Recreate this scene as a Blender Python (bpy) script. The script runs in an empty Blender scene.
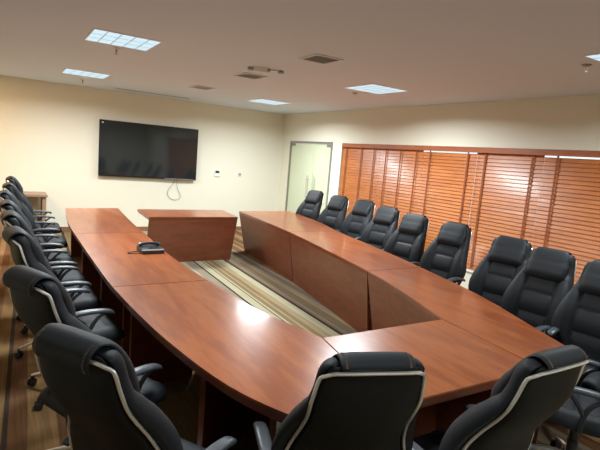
import bpy, bmesh, math, random
from mathutils import Vector, Matrix
random.seed(7)
SC = bpy.context.scene
COL = SC.collection

# ---------------------------------------------------------------- camera
cam_d = bpy.data.cameras.new('camera'); cam = bpy.data.objects.new('camera', cam_d); COL.objects.link(cam)
yaw, pitch, roll, fpx = 0.560369, 0.137321, 0.0844077, 482.318
fw = Vector((math.sin(yaw)*math.cos(pitch), math.cos(yaw)*math.cos(pitch), -math.sin(pitch)))
r0 = Vector((math.cos(yaw), -math.sin(yaw), 0)); u0 = r0.cross(fw)
rt = r0*math.cos(roll) + u0*math.sin(roll); up = rt.cross(fw)
M = Matrix((rt, up, -fw)).transposed().to_4x4(); M.translation = (0, 0, 1.8)
cam.matrix_world = M
cam_d.sensor_width = 36; cam_d.lens = fpx/600*36; cam_d.clip_start = 0.05
SC.camera = cam

# ---------------------------------------------------------------- world, exposure
w = bpy.data.worlds.new('world'); SC.world = w; w.use_nodes = True
w.node_tree.nodes['Background'].inputs[0].default_value = (0.9, 0.95, 1.0, 1)
w.node_tree.nodes['Background'].inputs[1].default_value = 1.0
SC.view_settings.view_transform = 'Standard'; SC.view_settings.look = 'None'
SC.view_settings.gamma = 1; SC.view_settings.exposure = 0.40
SC.view_settings.use_curve_mapping = False
SC.cycles.use_denoising = True
SC.cycles.max_bounces = 8; SC.cycles.diffuse_bounces = 5

PANEL_STRENGTH = .70
LAMP_POWER = 75
PANEL_COLOR = (0.64, 0.88, 1.0)
LAMP_COLOR = (.88, .96, 1.0)
def area(name, loc, size, power, color, rot=(0, 0, 0)):
    d = bpy.data.lights.new(name, 'AREA'); d.size = size; d.energy = power; d.color = color
    o = bpy.data.objects.new(name, d); o.location = loc; o.rotation_euler = rot; COL.objects.link(o); return o
area('warm_glow_fill', (-0.9, 8.6, 2.78), 0.25, 45, (1.0, 0.62, 0.30))  # added warm fill for the orange glow at the left, no fixture here

# ---------------------------------------------------------------- materials
def lin(r, g, b):
    return tuple(((c/255)/12.92 if c/255 <= .04045 else ((c/255+.055)/1.055)**2.4) for c in (r, g, b)) + (1,)
def mat(name, col, rough=.5, metal=0, bump=0, bscale=200, coat=0, emit=None, es=0, spec=.5):
    m = bpy.data.materials.new(name); m.use_nodes = True; nt = m.node_tree
    b = nt.nodes['Principled BSDF']; b.inputs['Base Color'].default_value = col if len(col) == 4 else (*col, 1)
    b.inputs['Roughness'].default_value = rough; b.inputs['Metallic'].default_value = metal
    b.inputs['Coat Weight'].default_value = coat; b.inputs['Specular IOR Level'].default_value = spec
    if emit: b.inputs['Emission Color'].default_value = (*emit, 1); b.inputs['Emission Strength'].default_value = es
    if bump:
        t = nt.nodes.new('ShaderNodeTexCoord'); n = nt.nodes.new('ShaderNodeTexNoise'); n.inputs['Scale'].default_value = bscale
        n.inputs['Detail'].default_value = 3
        bp = nt.nodes.new('ShaderNodeBump'); bp.inputs['Strength'].default_value = bump; bp.inputs['Distance'].default_value = .002
        nt.links.new(t.outputs['Object'], n.inputs['Vector']); nt.links.new(n.outputs['Fac'], bp.inputs['Height']); nt.links.new(bp.outputs['Normal'], b.inputs['Normal'])
    return m
def wood(name, c1, c2, axis_scale, rough=.28, coat=.3, contrast=(.35, .7), fine=.25):
    m = mat(name, c1, rough, coat=coat); nt = m.node_tree; b = nt.nodes['Principled BSDF']
    b.inputs['Coat Roughness'].default_value = .12
    t = nt.nodes.new('ShaderNodeTexCoord'); mp = nt.nodes.new('ShaderNodeMapping'); mp.inputs['Scale'].default_value = axis_scale
    n1 = nt.nodes.new('ShaderNodeTexNoise'); n1.inputs['Scale'].default_value = 1.3; n1.inputs['Detail'].default_value = 2
    wv = nt.nodes.new('ShaderNodeMath'); wv.operation = 'MULTIPLY'; wv.inputs[1].default_value = 26
    sn = nt.nodes.new('ShaderNodeMath'); sn.operation = 'SINE'
    n2 = nt.nodes.new('ShaderNodeTexNoise'); n2.inputs['Scale'].default_value = 14; n2.inputs['Detail'].default_value = 4
    ad = nt.nodes.new('ShaderNodeMath'); ad.operation = 'MULTIPLY_ADD'; ad.inputs[1].default_value = .16
    cr = nt.nodes.new('ShaderNodeValToRGB')
    cr.color_ramp.elements[0].position = contrast[0]; cr.color_ramp.elements[0].color = c1
    cr.color_ramp.elements[1].position = contrast[1]; cr.color_ramp.elements[1].color = c2
    L = nt.links.new
    L(t.outputs['Object'], mp.inputs['Vector']); L(mp.outputs[0], n1.inputs['Vector']); L(mp.outputs[0], n2.inputs['Vector'])
    L(n1.outputs['Fac'], wv.inputs[0]); L(wv.outputs[0], sn.inputs[0]); L(sn.outputs[0], ad.inputs[0]); L(n2.outputs['Fac'], ad.inputs[2])
    L(ad.outputs[0], cr.inputs[0]); L(cr.outputs[0], b.inputs['Base Color'])
    return m
TOPW = wood('cherry_top', lin(126, 62, 28), lin(146, 79, 38), (3.0, .45, 1), rough=.28, coat=.2)
PANW = wood('cherry_panel', lin(106, 55, 34), lin(118, 63, 40), (1.2, 1.2, 5), rough=.36, coat=.1)
DARKW = wood('cherry_edge', lin(96, 44, 26), lin(110, 52, 32), (1, 1, 4), rough=.3, coat=.2)
BLINDW = wood('blind_wood', lin(184, 108, 54), lin(200, 121, 64), (1, .6, 3), rough=.36, coat=.08)
TAPEW = mat('blind_tape', lin(150, 78, 38), .7)
VALW = wood('valance_wood', lin(160, 88, 54), lin(172, 98, 62), (1, .6, 3), rough=.4, coat=.1)
LEATHER = mat('black_leather', (.012, .014, .017), .5, bump=.35, bscale=260, spec=.28)
LEATHER.node_tree.nodes['Principled BSDF'].inputs['Roughness'].default_value = .6
LEATHER2 = mat('black_back_panel', (.006, .007, .007), .55, spec=.25, bump=.15, bscale=400)
THREAD = mat('stitching', lin(110, 95, 75), .8)
CHROME = mat('chrome', (.93, .93, .91), .3, .8)
PLASTIC = mat('black_plastic', (.02, .021, .024), .38)
ARMP = mat('arm_pad_plastic', (.045, .052, .062), .36)
WALL = mat('wall_paint', lin(231, 227, 209), .75, bump=.05, bscale=60)
CEIL = mat('ceiling_paint', lin(216, 227, 243), .85)
WHITE = mat('white_plastic', lin(235, 235, 230), .4)
LAMPW = mat('white_enamel', lin(225, 228, 230), .35)
GREY = mat('grey_metal', lin(140, 138, 134), .45, .3)
VENTG = mat('vent_grey', lin(212, 216, 220), .6)
VENTG2 = mat('cord_grey', lin(95, 88, 78), .6)
STEEL = mat('bluish_steel', lin(150, 158, 168), .5)
DARK = mat('dark_slot', lin(50, 44, 40), .7)
ALU = mat('aluminium', lin(160, 158, 150), .35, .7)
FROST = mat('frosted_glass', lin(206, 214, 184), .12, coat=.3)
BLACKG = mat('tv_glass', (.014, .018, .020), .07, spec=.9)
TVB = mat('tv_plastic', (.01, .01, .011), .3)
SILVER = mat('silver_plastic', lin(190, 195, 200), .25, .8)
SIDEW = mat('walnut_laminate', lin(150, 122, 100), .45)
BASEW = mat('baseboard_wood', lin(140, 96, 66), .5)
DIFF = mat('lamp_diffuser', (.12, .13, .14), .6, emit=PANEL_COLOR, es=PANEL_STRENGTH)
GLASS = mat('window_glass', (.9, .95, .95), .02); GLASS.node_tree.nodes['Principled BSDF'].inputs['Transmission Weight'].default_value = 1
SCREEN = mat('phone_screen', lin(70, 80, 76), .3)

def carpet():
    m = mat('striped_carpet', (.3, .25, .2), .95, spec=.1); nt = m.node_tree; b = nt.nodes['Principled BSDF']; L = nt.links.new
    t = nt.nodes.new('ShaderNodeTexCoord'); sx = nt.nodes.new('ShaderNodeSeparateXYZ'); L(t.outputs['Object'], sx.inputs[0])
    nz = nt.nodes.new('ShaderNodeTexNoise'); nz.inputs['Scale'].default_value = 90; nz.inputs['Detail'].default_value = 2; L(t.outputs['Object'], nz.inputs['Vector'])
    a = nt.nodes.new('ShaderNodeMath'); a.operation = 'MULTIPLY_ADD'; a.inputs[1].default_value = -.042; L(sx.outputs['Y'], a.inputs[0]); L(sx.outputs['X'], a.inputs[2])
    j = nt.nodes.new('ShaderNodeMath'); j.operation = 'MULTIPLY_ADD'; j.inputs[1].default_value = .012; L(nz.outputs['Fac'], j.inputs[0]); L(a.outputs[0], j.inputs[2])
    s = nt.nodes.new('ShaderNodeMath'); s.operation = 'ADD'; s.inputs[1].default_value = .298-2.5+7.8; L(j.outputs[0], s.inputs[0])
    d = nt.nodes.new('ShaderNodeMath'); d.operation = 'DIVIDE'; d.inputs[1].default_value = 3.9; L(s.outputs[0], d.inputs[0])
    f = nt.nodes.new('ShaderNodeMath'); f.operation = 'FRACT'; L(d.outputs[0], f.inputs[0])
    cr = nt.nodes.new('ShaderNodeValToRGB'); cr.color_ramp.interpolation = 'CONSTANT'
    grey = lin(128, 118, 102); dk = lin(62, 50, 42); cream = lin(156, 149, 122); tan = lin(140, 124, 95); olive = lin(116, 98, 70); br = lin(110, 96, 80)
    b2 = lin(104, 74, 50); t2 = lin(136, 106, 72); o2 = lin(120, 94, 60)
    st = [(2.50, grey), (2.63, dk), (2.655, cream), (2.765, dk), (2.785, cream), (2.81, olive), (2.87, tan), (2.90, olive), (2.97, tan), (3.05, cream),
          (3.165, dk), (3.215, br), (3.25, tan), (3.275, br), (3.36, olive), (3.41, tan), (3.45, grey), (3.52, br), (3.60, grey), (3.67, b2),
          (3.80, t2), (3.88, b2), (3.97, o2), (4.06, dk), (4.09, b2), (4.20, t2), (4.36, b2), (4.55, tan), (4.75, dk), (4.80, olive), (5.3, t2), (5.8, cream)]
    el = cr.color_ramp.elements
    while len(el) > 1: el.remove(el[-1])
    el[0].position = 0; el[0].color = st[0][1]
    for x, c in st[1:]:
        e = el.new((x-2.5)/3.9); e.color = c
    L(f.outputs[0], cr.inputs[0])
    # pile streaks
    mp = nt.nodes.new('ShaderNodeMapping'); mp.inputs['Scale'].default_value = (60, 2, 1); L(t.outputs['Object'], mp.inputs['Vector'])
    n2 = nt.nodes.new('ShaderNodeTexNoise'); n2.inputs['Scale'].default_value = 1; n2.inputs['Detail'].default_value = 3; L(mp.outputs[0], n2.inputs['Vector'])
    mr = nt.nodes.new('ShaderNodeMapRange'); mr.inputs[1].default_value = .3; mr.inputs[2].default_value = .7; mr.inputs[3].default_value = .78; mr.inputs[4].default_value = 1.15; L(n2.outputs['Fac'], mr.inputs[0])
    mx = nt.nodes.new('ShaderNodeVectorMath'); mx.operation = 'SCALE'; L(cr.outputs[0], mx.inputs[0]); L(mr.outputs[0], mx.inputs['Scale'])
    L(mx.outputs[0], b.inputs['Base Color'])
    bp = nt.nodes.new('ShaderNodeBump'); bp.inputs['Strength'].default_value = .4; bp.inputs['Distance'].default_value = .004; L(nz.outputs['Fac'], bp.inputs['Height']); L(bp.outputs[0], b.inputs['Normal'])
    return m
CARPET = carpet()

# ---------------------------------------------------------------- mesh helpers
def bx(bm, x0, x1, y0, y1, z0, z1, bev=0):
    vs = [bm.verts.new((x, y, z)) for x in (x0, x1) for y in (y0, y1) for z in (z0, z1)]
    fs = [bm.faces.new([vs[i] for i in f]) for f in ((0, 1, 3, 2), (4, 6, 7, 5), (0, 4, 5, 1), (2, 3, 7, 6), (0, 2, 6, 4), (1, 5, 7, 3))]
    if bev:
        es = list({e for f in fs for e in f.edges})
        bmesh.ops.bevel(bm, geom=es, offset=bev, segments=2, affect='EDGES')
def quadprism(bm, a, b, c, d, off):
    """solid from a quad a b c d pushed along the vector off"""
    p = [Vector(q) for q in (a, b, c, d)]; o = Vector(off)
    v = [bm.verts.new(q) for q in p] + [bm.verts.new(q+o) for q in p]
    for f in ((0, 1, 2, 3), (7, 6, 5, 4), (0, 4, 5, 1), (1, 5, 6, 2), (2, 6, 7, 3), (3, 7, 4, 0)): bm.faces.new([v[i] for i in f])
def prism(bm, poly, z0, z1, bev=0):
    a = [bm.verts.new((x, y, z0)) for x, y in poly]; b = [bm.verts.new((x, y, z1)) for x, y in poly]
    bot = bm.faces.new(list(reversed(a))); top = bm.faces.new(b); n = len(poly)
    for i in range(n): bm.faces.new([a[i], a[(i+1) % n], b[(i+1) % n], b[i]])
    if bev: bmesh.ops.bevel(bm, geom=list(top.edges)+list(bot.edges), offset=bev, segments=2, affect='EDGES')
def tube(bm, pts, r, seg=8, flat=1.0, caps=True, smooth=2):
    P = [Vector(p) for p in pts]
    rr = [r]*len(P) if not isinstance(r, (list, tuple)) else list(r)
    for _ in range(smooth):
        Q = [P[0]]; R2 = [rr[0]]
        for i in range(len(P)-1):
            Q += [P[i]*.75+P[i+1]*.25, P[i]*.25+P[i+1]*.75]; R2 += [rr[i]*.75+rr[i+1]*.25, rr[i]*.25+rr[i+1]*.75]
        Q.append(P[-1]); R2.append(rr[-1]); P, rr = Q, R2
    rings = []; pn = None
    for i, p in enumerate(P):
        t = (P[min(i+1, len(P)-1)]-P[max(i-1, 0)]).normalized()
        if pn is None: pn = t.orthogonal().normalized()
        n = (pn - t*pn.dot(t)); n = n.normalized() if n.length > 1e-6 else t.orthogonal().normalized()
        pn = n; bn = t.cross(n)
        rings.append([bm.verts.new(p + (n*math.cos(2*math.pi*k/seg)+bn*math.sin(2*math.pi*k/seg)*flat)*rr[i]) for k in range(seg)])
    for a, b in zip(rings, rings[1:]):
        for k in range(seg): bm.faces.new([a[k], a[(k+1) % seg], b[(k+1) % seg], b[k]])
    if caps: bm.faces.new(list(reversed(rings[0]))); bm.faces.new(rings[-1])
def lathe(bm, prof, c=(0, 0, 0), seg=20, axis='z'):
    rings = []
    for r, h in prof:
        ring = []
        for k in range(seg):
            a = 2*math.pi*k/seg; x, y = r*math.cos(a), r*math.sin(a)
            q = {'z': (x, y, h), 'x': (h, x, y), 'y': (x, h, y)}[axis]
            ring.append(bm.verts.new((q[0]+c[0], q[1]+c[1], q[2]+c[2])))
        rings.append(ring)
    for a, b in zip(rings, rings[1:]):
        for k in range(seg): bm.faces.new([a[k], a[(k+1) % seg], b[(k+1) % seg], b[k]])
    bm.faces.new(list(reversed(rings[0]))); bm.faces.new(rings[-1])
def interp(tab, x):
    if x <= tab[0][0]: return tab[0][1]
    for (a, va), (b, vb) in zip(tab, tab[1:]):
        if x <= b:
            t = (x-a)/(b-a); return va+(vb-va)*t
    return tab[-1][1]
def curve_sample(pts, n):
    """Catmull-Rom through pts, n+1 samples"""
    P = [Vector((p[0], p[1], 0)) for p in pts]; P = [P[0]*2-P[1]] + P + [P[-1]*2-P[-2]]; out = []
    m = len(pts)-1
    for i in range(n+1):
        s = i/n*m; k = min(int(s), m-1); t = s-k; a, b, c, d = P[k:k+4]
        q = .5*((2*b)+(c-a)*t+(2*a-5*b+4*c-d)*t*t+(3*b-a-3*c+d)*t**3); out.append((q.x, q.y))
    return out
def pad(bm, prof, halfw, front, back, nu=28, nv=36, sign=1, pu=6, pv=8):
    """closed cushion lofted along a (y,z) profile; front/back give its thickness at (u,v)"""
    C = curve_sample(prof, nv)
    us = [math.sin((i/nu*2-1)*math.pi/2)*.35+(i/nu*2-1)*.65 for i in range(nu+1)]
    F, B = [], []
    vv = [j/nv for j in range(nv+1)]
    for j, v in enumerate(vv):
        y, z = C[j]; a = C[max(j-1, 0)]; b = C[min(j+1, nv)]; ty, tz = b[0]-a[0], b[1]-a[1]; l = math.hypot(ty, tz)
        ny, nz = tz/l*sign, -ty/l*sign
        rf, rb = [], []
        for i, u in enumerate(us):
            e = max(0, 1-abs(u)**pu)**.5 * max(0, 1-abs(2*v-1)**pv)**.5
            wv = halfw(v)
            f = front(u, v)*e; k = -back(u, v)*e
            edge = i in (0, nu) or j in (0, nv)
            x = u*wv
            vf = bm.verts.new((x, y+ny*f, z+nz*f)); rf.append(vf)
            rb.append(vf if edge else bm.verts.new((x, y+ny*k, z+nz*k)))
        F.append(rf); B.append(rb)
    for j in range(nv):
        for i in range(nu):
            bm.faces.new([F[j][i], F[j][i+1], F[j+1][i+1], F[j+1][i]])
            q = [B[j][i], B[j+1][i], B[j+1][i+1], B[j][i+1]]
            if len(set(q)) > 2:
                try: bm.faces.new(q)
                except ValueError: pass
def obj(name, bm, m, parent=None, smooth=False, loc=None):
    bmesh.ops.recalc_face_normals(bm, faces=bm.faces[:])
    me = bpy.data.meshes.new(name); bm.to_mesh(me); bm.free(); me.materials.append(m)
    if smooth:
        for p in me.polygons: p.use_smooth = True
        if smooth == 'auto':
            me.set_sharp_from_angle(angle=math.radians(35))
    o = bpy.data.objects.new(name, me); COL.objects.link(o)
    if parent: o.parent = parent
    if loc: o.location = loc
    return o
def box_obj(name, m, parent, *b, bev=0):
    bm = bmesh.new(); bx(bm, *b, bev=bev); return obj(name, bm, m, parent)
def tag(o, label, cat, group=None):
    o['label'] = label; o['category'] = cat
    if group: o['group'] = group
    return o
def thing(name, label, cat, loc=(0, 0, 0), rz=0, group=None):
    o = bpy.data.objects.new(name, None); COL.objects.link(o); o.location = loc; o.rotation_euler = (0, 0, rz)
    o.empty_display_size = .1
    return tag(o, label, cat, group)
def struct(o): o['kind'] = 'structure'; return o
def copy_tree(o, parent=None):
    c = o.copy(); COL.objects.link(c)
    if parent: c.parent = parent
    for ch in list(o.children): copy_tree(ch, c)
    return c

# ---------------------------------------------------------------- room
XL, XR, YF, YB, H = -2.6, 5.777, -3.0, 10.3, 2.80
DY0, DY1, DZ = 8.22, 9.90, 2.16         # door opening
WY0, WY1, WZ0, WZ1 = 0.55, 7.88, .40, 2.165   # window opening
struct(box_obj('floor', CARPET, None, XL-.2, XR+.2, YF-.2, YB+.2, -.1, 0))
struct(box_obj('ceiling', CEIL, None, XL-.2, XR+.2, YF-.2, YB+.2, H, H+.1))
struct(box_obj('wall_back', WALL, None, XL-.2, XR+.2, YB, YB+.2, 0, H))
struct(box_obj('wall_front', WALL, None, XL-.2, XR+.2, YF-.2, YF, 0, H))
struct(box_obj('wall_left', WALL, None, XL-.2, XL, YF, YB, 0, H))
bm = bmesh.new()
for y0, y1, z0, z1 in ((DY1, YB, 0, H), (DY0, DY1, DZ, H), (WY1, DY0, 0, H), (WY0, WY1, 0, WZ0), (WY0, WY1, WZ1, H), (YF, WY0, 0, H)):
    bx(bm, XR, XR+.2, y0, y1, z0, z1)
struct(obj('wall_right', bm, WALL))
struct(box_obj('baseboard_back', BASEW, None, XL, XR-.012, YB-.012, YB, 0, .09))
bm = bmesh.new()
bx(bm, XR-.012, XR, YF, DY0-.04, 0, .09); bx(bm, XR-.012, XR, DY1+.04, YB, 0, .09)
struct(obj('baseboard_right', bm, BASEW))

# window with mullions and panes
bm = bmesh.new()
fx0, fx1 = XR+.13, XR+.17
for y in (WY0, 2.4, 4.22, 6.05, WY1-.05): bx(bm, fx0, fx1, y, y+.05, WZ0, WZ1)
bx(bm, fx0, fx1, WY0, WY1, WZ0, WZ0+.05); bx(bm, fx0, fx1, WY0, WY1, WZ1-.05, WZ1)
win = struct(obj('window_1', bm, ALU))
for a, b in ((WY0, 2.4), (2.4, 4.22), (4.22, 6.05), (6.05, WY1-.05)):
    box_obj('pane', GLASS, win, XR+.147, XR+.153, a+.05, b, WZ0+.05, WZ1-.05)
box_obj('window_sill', WHITE, win, XR-.02, XR+.13, WY0, WY1, WZ0-.02, WZ0+.004)

# glass double door
bm = bmesh.new()
bx(bm, XR-.015, XR+.06, DY0-.02, DY0+.025, 0, DZ+.02); bx(bm, XR-.015, XR+.06, DY1-.025, DY1+.02, 0, DZ+.02); bx(bm, XR-.015, XR+.06, DY0+.025, DY1-.025, DZ-.025, DZ+.02)
door = struct(obj('door_1', bm, ALU))
for a, b, hy in ((DY0+.03, 8.885, 8.76), (8.895, DY1-.03, 9.03)):
    lf = box_obj('door_leaf', FROST, door, XR+.01, XR+.022, a, b, .01, DZ-.03)
    bm = bmesh.new(); hx = XR-.045
    tube(bm, [(hx, hy, .92), (hx, hy, 1.46)], .013, 10, smooth=0)
    tube(bm, [(hx, hy, 1.00), (XR+.012, hy, 1.00)], .009, 8, smooth=0); tube(bm, [(hx, hy, 1.38), (XR+.012, hy, 1.38)], .009, 8, smooth=0)
    obj('door_handle', bm, CHROME, lf, smooth='auto')
    e = b if b > 9 else a
    s = -1 if b > 9 else 1
    box_obj('patch_fitting', GREY, lf, XR-.006, XR+.030, min(e, e+s*.16), max(e, e+s*.16), DZ-.085, DZ-.03)

# ---------------------------------------------------------------- blinds
VX = XR+.035
val = box_obj('blind_valance', VALW, None, XR-.012, XR+.006, WY0+.01, WY1-.01, 2.088, 2.160)
tag(val, 'long brown wooden valance board along the top of the window blinds', 'valance')
def blind(y0, y1, tapes, label, gapz, cordy=None):
    t = thing('wooden_blind', label, 'blind', (VX, (y0+y1)/2, 0), group='wooden venetian blinds on the window wall')
    oy = (y0+y1)/2; a, b = y0-.0035-oy, y1+.0035-oy
    bm = bmesh.new(); z = .462; n = 0
    while z < gapz-.015:
        ang = math.radians(73)+random.uniform(-.03, .03)
        dz, dx = math.sin(ang)*.0272, math.cos(ang)*.0272
        nx, nz = math.sin(ang)*.0015, math.cos(ang)*.0015
        # slat: top edge leans away from the room
        quadprism(bm, (-dx, a, z-dz), (-dx, b, z-dz), (dx, b, z+dz), (dx, a, z+dz), (nx*2, 0, -nz*2))
        z += .0510; n += 1
    obj('slats', bm, BLINDW, t)
    box_obj('head_rail', VALW, t, -.018, .03, a, b, 2.115, 2.15)
    box_obj('bottom_rail', BLINDW, t, -.022, .022, a, b, .408, .425, bev=.004)
    for ty in tapes:
        q = ty-oy
        box_obj('ladder_tape', TAPEW, t, -.0225, -.021, q-.013, q+.013, .42, 2.12)
    if cordy is not None:
        bm = bmesh.new(); q = cordy-oy
        tube(bm, [(-.0265, q, 2.08), (-.027, q, 1.6), (-.030, q-.005, .95)], .0025, 6); obj('pull_cord', bm, WHITE, t)
        bm = bmesh.new(); lathe(bm, [(.003, .95), (.009, .93), (.010, .90), (.004, .885)], (-.030, q-.005, 0), 10); obj('cord_tassel', bm, TAPEW, t, smooth=True)
    return t
blind(6.75, 7.87, (7.74, 7.27, 6.90), 'narrow brown wooden venetian blind next to the glass door', 2.13)
blind(5.70, 6.74, (6.57, 6.20, 5.83), 'brown wooden venetian blind, second from the glass door, with the bright sheen', 2.13)
blind(4.655, 5.69, (5.53, 4.79), 'brown wooden venetian blind, third from the glass door, light gap on top', 2.075)
blind(3.63, 4.645, (4.49, 3.77), 'brown wooden venetian blind, fourth from the glass door, with white pull cord', 2.13, 4.62)
blind(2.60, 3.62, (3.44, 2.75), 'brown wooden venetian blind at the right edge of the photo, light gap on top', 2.075)
blind(1.58, 2.59, (2.43, 1.74), 'brown wooden venetian blind behind the nearest window side chairs, mostly out of frame', 2.13)
blind(0.56, 1.57, (1.41, .72), 'brown wooden venetian blind farthest from the glass door', 2.13)

# ---------------------------------------------------------------- conference desks
LO = [(.826, 8.07), (.755, 7.2), (.708, 6.46), (.694, 5.36), (.689, 4.32), (.694, 3.62), (.742, 2.8), (.805, 2.26), (.875, 1.90), (.955, 1.68), (1.05, 1.49)]
LI = [(1.617, 8.18), (1.515, 6.8), (1.47, 5.88), (1.41, 4.55), (1.44, 3.64), (1.50, 2.85), (1.632, 2.245)]
RO = [(4.84, 8.15), (4.62, 6.75), (4.355, 5.86), (4.07, 4.54), (3.835, 3.61), (3.56, 2.65), (3.245, 1.94), (3.06, 1.53)]
RI = [(3.703, 8.04), (3.60, 6.9), (3.485, 5.82), (3.30, 4.7), (3.09, 3.60), (2.90, 2.9), (2.676, 2.257)]
def cut(curve, y0, y1, n=10):
    C = curve_sample(curve, 120); C = [p for p in C if y0+.004 < p[1] < y1-.004]
    def at(y):
        F = curve_sample(curve, 400); return min(F, key=lambda p: abs(p[1]-y))
    out = [at(y0)] + [C[int(i*(len(C)-1)/(n-1))] for i in range(n)] + [at(y1)]
    out.sort(key=lambda p: p[1]); return out
def inset(poly, d):
    cx = sum(p[0] for p in poly)/len(poly); cy = sum(p[1] for p in poly)/len(poly); out = []; n = len(poly)
    A = sum(poly[i][0]*poly[(i+1) % n][1]-poly[(i+1) % n][0]*poly[i][1] for i in range(n)); s = 1 if A > 0 else -1
    for i in range(n):
        p, q, r = Vector(poly[i-1]), Vector(poly[i]), Vector(poly[(i+1) % n])
        e1, e2 = (q-p).normalized(), (r-q).normalized()
        n1, n2 = Vector((-e1.y, e1.x))*s, Vector((-e2.y, e2.x))*s
        m = (n1+n2); m = m/max(.3, m.length_squared/2) if m.length > 1e-5 else n1
        out.append((q.x+m.x*d, q.y+m.y*d))
    return out
def desk(label, inner, outer, slant=.13, boards=(.05, .95), extra=None, gap=.004, lip=.0, cls=0):
    """inner and outer run the same way; boards are fractions along the desk where its upright boards stand"""
    poly = list(inner)+list(reversed(outer))+([extra] if extra else [])
    poly = inset(poly, gap/2)
    n = len(inner); cx = sum(p[0] for p in poly)/len(poly); cy = sum(p[1] for p in poly)/len(poly)
    t = thing('conference_desk', label, 'desk', (cx, cy, 0), group='cherry veneer desks of the conference ring')
    loc = [(x-cx, y-cy) for x, y in poly]
    bm = bmesh.new(); prism(bm, loc, .736, .750, bev=.003); obj('tabletop', bm, TOPW, t)
    bm = bmesh.new(); prism(bm, inset(loc, .003), .708, .7362, bev=.002); prism(bm, inset(loc, .014), .690, .7085, bev=.003); obj('edge_moulding', bm, DARKW, t)
    I = [Vector((x, y)) for x, y in inset(loc, .004)[:n]]; O = [Vector((x, y)) for x, y in reversed(loc[n:n+len(outer)])]
    # outward (towards the seats) direction
    d = ((O[0]+O[-1])/2-(I[0]+I[-1])/2).normalized()
    bm = bmesh.new()
    k = .012
    tan = (I[-1]-I[0]).normalized()
    pts = list(I); ztop = .7479
    if cls: pts = [I[0], I[-1]]
    A = []; B = []
    m = len(pts)
    for i, p in enumerate(pts):
        sh = tan*(.035*(1-2*i/(m-1)))          # the panel also narrows a little towards the floor
        if cls == 2: sh = tan*(-.01 if i == 0 else -.035)
        a0 = p-d*.0; b0 = p+d*slant+sh
        A.append((bm.verts.new((a0.x, a0.y, .707)), bm.verts.new((b0.x, b0.y, 0))))
        a1 = a0+d*.025; b1 = b0+d*.025
        B.append((bm.verts.new((a1.x, a1.y, .707)), bm.verts.new((b1.x, b1.y, 0))))
    for i in range(m-1):
        bm.faces.new([A[i][0], A[i+1][0], A[i+1][1], A[i][1]]); bm.faces.new([B[i][0], B[i][1], B[i+1][1], B[i+1][0]])
        bm.faces.new([A[i][0], B[i][0], B[i+1][0], A[i+1][0]]); bm.faces.new([A[i][1], A[i+1][1], B[i+1][1], B[i][1]])
    for i in (0, m-1): bm.faces.new([A[i][0], A[i][1], B[i][1], B[i][0]])
    obj('modesty_panel', bm, PANW, t)
    for f in boards:
        i = f*(len(I)-1); a = int(min(i, len(I)-2)); u = i-a
        pi = I[a].lerp(I[a+1], u); j = f*(len(O)-1); a = int(min(j, len(O)-2)); u = j-a; po = O[a].lerp(O[a+1], u)
        w_ = (po-pi); wl = w_.length; w_ /= wl; s = Vector((-w_.y, w_.x))*.015
        a1 = pi+w_*(slant+.04); a0 = pi+w_*.05; b = pi+w_*(wl-.09)
        bm = bmesh.new()
        q = [(a1-s), (b-s), (b-s), (a0-s)]
        quadprism(bm, (q[0].x, q[0].y, 0), (q[1].x, q[1].y, 0), (q[2].x, q[2].y, .684), (q[3].x, q[3].y, .684), (s.x*2, s.y*2, 0))
        obj('upright_board', bm, DARKW, t)
    return t
cl, ci = cut(LO, 5.86, 8.07), cut(LI, 5.88, 8.18)
desk('cherry desk of the left row farthest from the camera, nearest the television wall', ci, cl)
cl, ci = cut(LO, 3.62, 5.86), cut(LI, 3.64, 5.88)
desk('cherry desk in the middle of the left row, with the telephone on it', ci, cl, boards=(.05, .5, .95))
cl = cut(LO, 1.49, 3.62, 14); ci = [(1.56, 1.46)]+cut(LI, 2.245, 3.64)
# the near left desk has its mitred end on the near side: inner corner (1.632, 2.245) to (1.48, 1.46)
poly_in = cut(LI, 2.245, 3.64, 12)
desk('curved cherry desk of the left row nearest the camera, its top reflecting a lamp', poly_in, cl, boards=(.20, .53, .90), slant=.10, extra=(1.484, 1.45))
cl, ci = cut(RO, 5.86, 8.15), cut(RI, 5.82, 8.04)
desk('cherry desk of the window side row farthest from the camera, near the glass door', ci, cl, slant=.15)
cl, ci = cut(RO, 3.61, 5.86), cut(RI, 3.60, 5.82)
desk('cherry desk in the middle of the window side row, slanted front panel facing inside', ci, cl, slant=.12, boards=(.05, .5, .95))
cl, ci = cut(RO, 1.53, 3.61), cut(RI, 2.257, 3.60)
desk('cherry desk of the window side row nearest the camera, with a mitred end', ci, cl, slant=.12, boards=(.10, .5, .95), extra=(2.575, 1.437))
desk('free-standing cherry end desk below the television, slanted front panel', [(1.862, 7.195), (3.338, 7.265)], [(1.90, 8.09), (3.42, 8.14)], slant=.14, cls=2, boards=(.14, .86))
desk('cherry desk closing the near end of the ring between the two nearest chairs', [(1.632, 2.245), (2.676, 2.257)], [(1.484, 1.45), (2.575, 1.437)], slant=.12, boards=(.06, .94))

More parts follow.
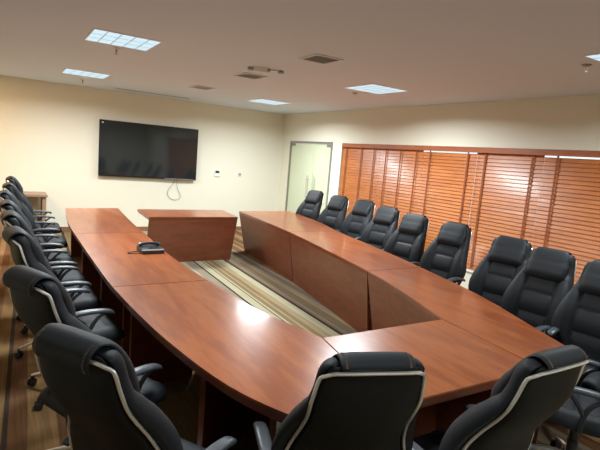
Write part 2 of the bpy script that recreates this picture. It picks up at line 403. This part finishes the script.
# ---------------------------------------------------------------- chairs
BP = [(-.155, .46), (-.172, .54), (-.182, .62), (-.192, .70), (-.214, .79), (-.258, .87), (-.308, .94), (-.343, 1.0), (-.364, 1.06), (-.380, 1.12), (-.408, 1.168)]
BC = curve_sample(BP, 200)
def bz(v): return BC[int(round(max(0, min(1, v))*200))][1]
RAILW = [(.46, .16), (.54, .20), (.62, .232), (.70, .236), (.80, .208), (.88, .190), (.95, .184), (1.02, .185), (1.10, .176), (1.168, .158)]
CUSHW = [(.46, .175), (.52, .215), (.60, .252), (.69, .278), (.75, .277), (.83, .256), (.92, .226), (1.00, .203), (1.06, .190), (1.12, .184), (1.15, .176), (1.168, .150)]
def make_chair(long_flap):
    t = thing('office_chair', '', 'chair')
    # five-star base
    bm = bmesh.new()
    for k in range(5):
        a = 2*math.pi*k/5+.3; c, s = math.cos(a), math.sin(a)
        tube(bm, [(c*.02, s*.02, .135), (c*.10, s*.10, .145), (c*.22, s*.22, .115), (c*.325, s*.325, .078)], [.022, .020, .016, .012], 8, flat=.8)
    lathe(bm, [(.034, .10), (.038, .12), (.036, .165), (.028, .17)], seg=20)
    base = obj('star_base', bm, CHROME, t, smooth='auto')
    for k in range(5):
        a = 2*math.pi*k/5+.3; c, s = math.cos(a), math.sin(a)
        bm = bmesh.new()
        for sg in (-1, 1):
            lathe(bm, [(.012, sg*.008), (.027, sg*.009), (.029, sg*.014), (.027, sg*.022), (.012, sg*.024)], (0, 0, .029), 16, 'x')
        bx(bm, -.008, .008, -.022, .016, .03, .062, bev=.003)
        tube(bm, [(0, -.0, .05), (0, 0, .085)], .008, 8, smooth=0)
        rot = Matrix.Rotation(a+random.uniform(-.9, .9), 4, 'Z')
        for v in bm.verts: v.co = rot @ v.co + Vector((c*.325, s*.325, 0))
        obj('caster', bm, PLASTIC, base, smooth='auto')
    bm = bmesh.new(); lathe(bm, [(.030, .15), (.030, .25), (.025, .255), (.025, .32), (.018, .325), (.018, .395)], seg=18)
    obj('gas_column', bm, PLASTIC, t, smooth='auto')
    bm = bmesh.new(); bx(bm, -.09, .09, -.14, .12, .375, .405, bev=.008); tube(bm, [(.05, .02, .385), (.20, .03, .383), (.26, .03, .378)], .007, 8)
    obj('tilt_mechanism', bm, PLASTIC, t, smooth='auto')
    # seat
    def sw(v): return interp([(0, .20), (.08, .235), (.3, .255), (.8, .26), (.93, .250), (1, .225)], v)
    def top(u, v):
        h = .062
        q = abs(math.sin(math.pi*(v*3.6+.2)))**.35
        if abs(u) < .56: h += -.014+.014*q
        else: h += .006
        h -= .010*math.exp(-((abs(u)-.58)/.035)**2)
        return h
    bm = bmesh.new()
    pad(bm, [(-.235, .455), (-.12, .44), (.02, .44), (.16, .448), (.26, .435)], sw, lambda u, v: .035, top, nu=40, nv=48, sign=1, pu=8, pv=10)
    seat = obj('seat', bm, LEATHER, t, smooth=True)
    bm = bmesh.new(); bx(bm, -.20, .20, -.18, .20, .403, .418, bev=.005); obj('seat_pan', bm, PLASTIC, seat)
    # backrest cushion
    def fr(u, v):
        z = bz(v); m = max(0, min(1, (z-.52)/.10))*max(0, min(1, (1.01-z)/.05)); a = abs(u)*interp(CUSHW, z)
        h = .058
        if m > 0:
            q = abs(math.sin(math.pi*(z-.52)/.155))**.5
            if a < .115: g = .036+.024*q-.004*abs(math.sin(u*46+z*25))*(1-q)
            else: g = .060+.030*min(1, (a-.115)/.07)*math.sin(math.pi*min(1, max(0, (z-.48)/.56)))
            g -= .016*math.exp(-((a-.120)/.010)**2)
            h = h*(1-m)+g*m
        return h
    bm = bmesh.new(); pad(bm, BP, lambda v: interp(CUSHW, bz(v)), fr, lambda u, v: .004, nu=60, nv=96, pu=8, pv=16)
    back = obj('backrest', bm, LEATHER, t, smooth=True)
    # smooth rear panel
    bm = bmesh.new(); pad(bm, [(y-.010, z) for y, z in BP], lambda v: interp(RAILW, bz(v))*.985, lambda u, v: .006, lambda u, v: .022+.034*math.sin(math.pi*min(1, v*1.1)), nu=24, nv=50, pu=2.6, pv=14)
    shell = obj('back_panel', bm, LEATHER2, t, smooth=True)
    # headrest cushion folded over the top
    HP = [(-.272, .935), (-.303, 1.01), (-.322, 1.08), (-.338, 1.14), (-.362, 1.180), (-.392, 1.190), (-.420, 1.178)] + ([(-.438, 1.158), (-.440, 1.130), (-.428, 1.105)] if long_flap else [(-.432, 1.162)])
    def hw(v): return interp([(0, .148), (.06, .168), (.26, .168), (.42, .150), (.6, .130), (1, .126)], v)
    HFC = curve_sample([(0, .060), (.10, .074), (.22, .060), (.34, .036), (.46, .018), (.6, .011), (1, .006)], 60)
    def hf(u, v): return interp(HFC, v)
    bm = bmesh.new(); pad(bm, HP, hw, hf, lambda u, v: .004, nu=32, nv=48, pu=5, pv=12)
    head = obj('headrest', bm, LEATHER, t, smooth=True)
    HC = curve_sample(HP, 48)
    for sg in (-1, 1):
        bm = bmesh.new()
        for j in range(30, 47):
            y, z = HC[j]; a, b = HC[j-1], HC[j+1]; ty, tz = b[0]-a[0], b[1]-a[1]; l = math.hypot(ty, tz); ny, nz = tz/l, -ty/l
            o = hf(0, j/48)*(1-.85**5)**.5+.0005; x = sg*hw(j/48)*.85
            tube(bm, [(x-.004, y+ny*o, z+nz*o), (x+.004, y+ny*o, z+nz*o)], .0011, 5, smooth=0)
        obj('stitching', bm, THREAD, head)
    # chrome rail round the rear panel, running under the seat
    side = []
    for j in range(8, 188, 6):
        y, z = BC[j]; side.append((interp(RAILW, z)*1.0+.009, y-.013, z))
    y, z = BC[192]
    bot = [(.10, -.02, .395), (.15, -.10, .40), (.165, -.165, .43)]
    top_ = [(.158, -.412, 1.138), (.145, -.420, 1.146), (.10, -.426, 1.148), (0, -.428, 1.149)]
    half = bot+side+top_
    path = half+[(-a, b, c) for a, b, c in reversed(half[:-1])]
    bm = bmesh.new(); tube(bm, path, .0065, 8, smooth=1); obj('chrome_rail', bm, CHROME, t, smooth='auto')
    # armrests
    for sg in (-1, 1):
        bm = bmesh.new(); x = sg*.268
        tube(bm, [(sg*.17, .0, .408), (sg*.25, .0, .412), (x+sg*.003, .0, .45), (x+sg*.005, -.005, .54), (x, -.05, .615), (x, -.13, .642)], [.013, .015, .016, .016, .014, .011], 8, flat=.8)
        tube(bm, [(x+sg*.005, -.005, .53), (x, .045, .61), (x, .10, .647)], [.015, .013, .010], 8, flat=.8)
        arm = obj('armrest', bm, PLASTIC, t, smooth='auto')
        bm = bmesh.new()
        pad(bm, [(-.205, .622), (-.15, .645), (-.06, .662), (.04, .665), (.12, .656), (.165, .638)], lambda v: interp([(0, .018), (.1, .024), (.5, .030), (.85, .029), (1, .016)], v),
            lambda u, v: .012, lambda u, v: .017, nu=12, nv=24, pu=4, pv=8)
        for v in bm.verts: v.co.x += x
        obj('arm_pad', bm, ARMP, arm, smooth=True)
    return t
BACKS = ('backrest', 'back_panel', 'headrest')
proto = {True: make_chair(True), False: make_chair(False)}
used = {True: False, False: False}
def chair(head, ang, label, group, long_flap=False, recline=0, base=None):
    """head = (x,y) of the top of the backrest; ang = heading in degrees, 0 = +X, 90 = +Y"""
    o = proto[long_flap] if not used[long_flap] else copy_tree(ORIG[long_flap])
    used[long_flap] = True
    a = math.radians(ang); f = Vector((math.cos(a), math.sin(a)))
    o.location = (head[0]+f.x*.40, head[1]+f.y*.40, 0); o.rotation_euler = (0, 0, a-math.pi/2)
    o.scale = (1, 1, 1)
    tag(o, label, 'chair', group)
    if base is None: base = random.uniform(-.6, .6)
    for c in o.children:
        n = c.name.split('.')[0]
        if n == 'star_base': c.rotation_euler = (0, 0, base)
        if recline and n in ('backrest', 'back_panel', 'headrest', 'chrome_rail'):
            R = Matrix.Rotation(math.radians(-recline)*-1, 4, 'X'); p = Vector((0, -.165, .45))
            c.matrix_basis = Matrix.Translation(p) @ R @ Matrix.Translation(-p)
    return o
ORIG = {}
for k in (True, False):
    # keep an untouched twin tree as the source of copies: the first placed chair is the proto itself
    ORIG[k] = proto[k]
G_W = 'chairs along the window side of the desks'; G_L = 'chairs along the left side of the desks'; G_N = 'chairs at the near end of the ring'
W = 'black leather office chair '
right = [((5.08, 7.60), 190, W+'in front of the glass door, farthest on the window side'),
         ((4.95, 6.66), 190, W+'between the glass door and the blinds, second on the window side'),
         ((5.0, 6.03), 188, W+'on the window side, third from the glass door'),
         ((4.70, 5.14), 188, W+'on the window side, fourth from the glass door'),
         ((4.48, 4.38), 186, W+'on the window side, fifth from the glass door'),
         ((4.40, 3.66), 184, W+'on the window side, sixth from the glass door'),
         ((4.17, 2.79), 186, W+'on the window side, seventh from the glass door'),
         ((3.98, 2.27), 182, W+'on the window side, eighth from the glass door, armrest beside desk'),
         ((3.90, 1.765), 180, W+'on the window side, cut by the right edge of the photo')]
for h, a, l in right: chair(h, a+7, l, G_W).scale = (1, 1, 1.02)
chair((3.15, 1.04), 120, W+'at the lower right corner, only seat and armrest in the photo', G_W)
left = [((0.10, 8.0), 0.0, W+'on the left side, farthest away beside the small side table'),
        ((0.060, 6.900), 2.0, W+'on the left side, second from the television wall'),
        ((0.015, 5.950), 0.0, W+'on the left side, third from the television wall'),
        ((0.030, 5.050), 3.0, W+'on the left side, fourth from the television wall'),
        ((0.045, 4.330), 3.0, W+'on the left side, fifth from the television wall'),
        ((0.065, 3.550), 8.0, W+'on left side, sixth from the television wall, curved chrome rail'),
        ((0.095, 2.42), 25.0, W+'on the left side, second nearest the camera'),
        ((0.185, 1.58), 32.0, W+'at the lower left, nearest the camera on the left side')]
for h, a, l in left: chair(h, a, l, G_L, True)
chair((1.022, 1.10), 71, W+'seen from behind at the bottom centre, by the desk corner', G_N)
chair((1.70, .885), 90, W+'seen from behind at the lower right, beside the desk end', G_N)

# ---------------------------------------------------------------- television and wall fittings
tx0, tx1, tz0, tz1, ty = 1.625, 3.625, 1.125, 2.225, 10.20
tv = thing('television', 'large black flat television hung on the back wall', 'television', ((tx0+tx1)/2, 10.3, tz0))
cx = (tx1-tx0)/2; hh = tz1-tz0
box_obj('housing', TVB, tv, -cx, cx, ty-10.3+.004, ty-10.3+.045, 0, hh, bev=.006)
box_obj('screen', BLACKG, tv, -cx+.012, cx-.012, ty-10.3, ty-10.3+.0045, .028, hh-.012)
box_obj('bezel_strip', SILVER, tv, .30, cx-.06, ty-10.3-.003, ty-10.3+.006, .004, .020)
box_obj('wall_bracket', GREY, tv, -.35, .35, -.056, -.001, .25, .85)
box_obj('corner_sticker', WHITE, tv, -cx+.04, -cx+.075, ty-10.3-.002, ty-10.3+.001, hh-.06, hh-.045)
bm = bmesh.new()
tube(bm, [(3.17, 10.25, 1.16), (3.165, 10.27, 1.05), (3.02, 10.285, .86), (3.06, 10.288, .72), (3.22, 10.288, .66), (3.35, 10.286, .74), (3.24, 10.28, .92), (3.22, 10.27, 1.05), (3.23, 10.25, 1.16)], .0035, 6)
tag(obj('power_cord', bm, VENTG2), 'thin dark cord looped on the wall below the television', 'cord')
t = thing('thermostat', 'small white thermostat with dark display right of the television', 'thermostat', (4.14, 10.3, 1.31))
box_obj('housing', WHITE, t, -.06, .06, -.025, 0, -.08, .07, bev=.006); box_obj('display', DARK, t, -.045, .045, -.027, -.024, 0, .055)
t = thing('wall_switch', 'small grey switch plate on the back wall nearest the corner', 'switch', (4.70, 10.3, 1.31))
box_obj('plate', VENTG, t, -.042, .042, -.012, 0, -.045, .045, bev=.003); box_obj('rocker', GREY, t, -.02, .02, -.016, -.011, -.025, .025)
t = thing('side_table', 'small brown side table against the back wall behind the left chairs', 'table', (.36, 10.0, 0))
box_obj('tabletop', SIDEW, t, -.40, .35, -.28, .28, .725, .765, bev=.004)
box_obj('leg', SIDEW, t, .27, .33, -.25, .25, 0, .725); box_obj('leg', SIDEW, t, -.38, -.32, -.25, .25, 0, .725)

# ---------------------------------------------------------------- telephone on the left desk
t = thing('desk_telephone', 'black and silver office telephone on the left desks', 'telephone', (1.265, 4.77, .75), math.radians(4))
bm = bmesh.new()
pr = [(-.10, 0), (-.10, .034), (.02, .046), (.10, .060), (.10, 0)]
vs0 = [bm.verts.new((-.11, y, z)) for y, z in pr]; vs1 = [bm.verts.new((.11, y, z)) for y, z in pr]
bm.faces.new(vs0); bm.faces.new(list(reversed(vs1)))
for i in range(5): bm.faces.new([vs0[i], vs0[(i+1) % 5], vs1[(i+1) % 5], vs1[i]])
bmesh.ops.bevel(bm, geom=bm.edges[:], offset=.006, segments=2, affect='EDGES')
body = obj('body', bm, PLASTIC, t)
bm = bmesh.new(); quadprism(bm, (-.108, -.096, .0338), (.108, -.096, .0338), (.108, -.060, .0378), (-.108, -.060, .0378), (0, -.0005, .004)); obj('silver_trim', bm, SILVER, t)
bm = bmesh.new()
for i in range(4):
    for j in range(3):
        x = -.02+i*.026; y = -.050+j*.022; z = .040+(y+.04)*.12
        bx(bm, x, x+.018, y, y+.014, z-.004, z+.005, bev=.0015)
obj('keypad', bm, ARMP, body)
bm = bmesh.new(); quadprism(bm, (-.09, -.045, .0395), (-.035, -.045, .0395), (-.035, .005, .0445), (-.09, .005, .0445), (0, -.0005, .002)); obj('display', bm, SCREEN, body)
bm = bmesh.new(); tube(bm, [(-.100, .052, .066), (-.08, .052, .076), (0, .054, .084), (.08, .052, .076), (.100, .052, .066)], [.020, .018, .013, .018, .020], 10, smooth=2); obj('handset', bm, PLASTIC, t, smooth=True)
bm = bmesh.new(); pts = []
for i in range(110):
    s = i/109; a = s*2*math.pi*18
    x = -.115-.11*math.sin(math.pi*s); y = .03-.10*s
    pts.append((x+.004*math.cos(a), y+.004*math.cos(a), .007+.004*math.sin(a)))
tube(bm, pts, .0032, 5, smooth=0); obj('coiled_cord', bm, PLASTIC, t, smooth=True)

# ---------------------------------------------------------------- ceiling lamps and fittings
def lamp(x, y, label, share=1.0):
    t = thing('ceiling_lamp', label, 'ceiling lamp', (x, y, H), group='square recessed ceiling lamps')
    bm = bmesh.new(); s = .31
    for a in (-1, 1): bx(bm, min(a*s, a*(s-.012)), max(a*s, a*(s-.012)), -s-.01, s+.01, -.005, .0); bx(bm, -s+.012, s-.012, min(a*(s+.01), a*(s-.012)), max(a*(s+.01), a*(s-.012)), -.005, .0)
    obj('frame', bm, LAMPW, t)
    box_obj('diffuser', DIFF, t, -s+.012, s-.012, -s+.012, s-.012, -.004, -.001)
    bm = bmesh.new()
    for k in range(1, 5):
        q = -s+2*s*k/5; bx(bm, q-.004, q+.004, -s+.012, s-.012, -.006, -.0035)
    for k in range(1, 3):
        q = -s+2*s*k/3; bx(bm, -s+.012, s-.012, q-.004, q+.004, -.0055, -.0035)
    obj('louvre', bm, LAMPW, t)
    d = bpy.data.lights.new('lamp_light', 'AREA'); d.shape = 'SQUARE'; d.size = .56; d.energy = LAMP_POWER*share; d.color = LAMP_COLOR; d.spread = math.radians(164)
    o = bpy.data.objects.new('lamp_light', d); o.location = (0, 0, -.016); o.parent = t; COL.objects.link(o)
lamp(1.02, 5.20, 'white louvred ceiling lamp at the upper left, largest in the photo')
lamp(1.10, 8.25, 'white louvred ceiling lamp near the television wall, upper left')
lamp(4.30, 8.33, 'white louvred ceiling lamp near the corner with the glass door')
lamp(4.28, 5.20, 'white louvred ceiling lamp above the window side row, left of the cut one')
lamp(4.27, 1.97, 'white louvred ceiling lamp cut by the right edge of the photo', .5)
lamp(1.02, 2.20, 'white louvred ceiling lamp overhead of the near left desk, above the frame', .42)
lamp(1.02, -.80, 'white louvred ceiling lamp added out of view behind the camera on the left', .35)  # unseen, added to light the front wall that the television reflects
lamp(4.26, -.80, 'white louvred ceiling lamp added out of view behind the camera on the window side', .35)  # unseen twin, added to brighten the front wall and the near ceiling
def vent(x, y, label):
    t = thing('ceiling_vent', label, 'vent', (x, y, H), group='square grey ceiling vents')
    box_obj('backing', VENTG, t, -.14, .14, -.15, .15, -.004, 0)
    bm = bmesh.new()
    for a in (-1, 1): bx(bm, min(a*.16, a*.135), max(a*.16, a*.135), -.17, .17, -.012, 0); bx(bm, -.135, .135, min(a*.17, a*.145), max(a*.17, a*.145), -.012, 0)
    obj('frame', bm, VENTG, t)
    bm = bmesh.new()
    for k in range(11): q = -.13+k*.026; quadprism(bm, (-.135, q, -.0085), (.135, q, -.0085), (.135, q+.018, -.004), (-.135, q+.018, -.004), (0, .0008, -.0015))
    obj('louvre', bm, VENTG, t)
vent(2.72, 4.21, 'square grey ceiling vent nearest the camera')
vent(2.74, 5.88, 'square grey ceiling vent just beyond the ceiling bracket')
vent(2.77, 7.74, 'square grey ceiling vent nearest the television wall')
t = thing('slot_diffuser', 'long narrow dark air slot in the ceiling above the television', 'vent', (2.52, 9.72, H))
box_obj('slot', DARK, t, -.70, .70, -.035, .035, -.005, 0)
bm = bmesh.new(); bx(bm, -.72, .72, -.046, -.035, -.004, 0); bx(bm, -.72, .72, .035, .046, -.004, 0); bx(bm, -.70, .70, -.002, .002, -.007, -.004)
obj('frame', bm, VENTG, t)
t = thing('ceiling_bracket', 'grey metal bracket with a small white box on the ceiling', 'bracket', (2.60, 5.28, H), math.radians(-20))
box_obj('plate', STEEL, t, -.16, .10, -.05, .05, -.03, 0, bev=.005)
box_obj('arm', LAMPW, t, .10, .22, -.02, .02, -.015, 0, bev=.004)
bm = bmesh.new(); lathe(bm, [(.035, -.03), (.04, -.02), (.03, 0)], (.23, 0, 0), 16); obj('end_disc', bm, STEEL, t, smooth='auto')
box_obj('box', WHITE, t, -.10, .06, -.10, -.05, -.055, 0, bev=.005)
def sprinkler(x, y, label):
    t = thing('fire_sprinkler', label, 'sprinkler', (x, y, H), group='small ceiling sprinklers')
    bm = bmesh.new(); lathe(bm, [(.042, 0), (.040, -.006), (.022, -.014), (.014, -.016)], seg=18); obj('escutcheon', bm, VENTG if x < 3 else GREY, t, smooth='auto')
    bm = bmesh.new(); lathe(bm, [(.008, -.015), (.009, -.04), (.004, -.045), (.004, -.06), (.018, -.062), (.018, -.065)], seg=14); obj('nozzle', bm, WHITE if x > 3 else BASEW, t, smooth='auto')
sprinkler(1.05, 5.66, 'small brown sprinkler beside the largest ceiling lamp')
sprinkler(1.16, 9.05, 'small brown sprinkler near the back wall at the upper left')
sprinkler(4.36, 5.76, 'small white sprinkler beside the window side ceiling lamp')
sprinkler(4.28, 2.42, 'small white sprinkler by the lamp at the right edge')
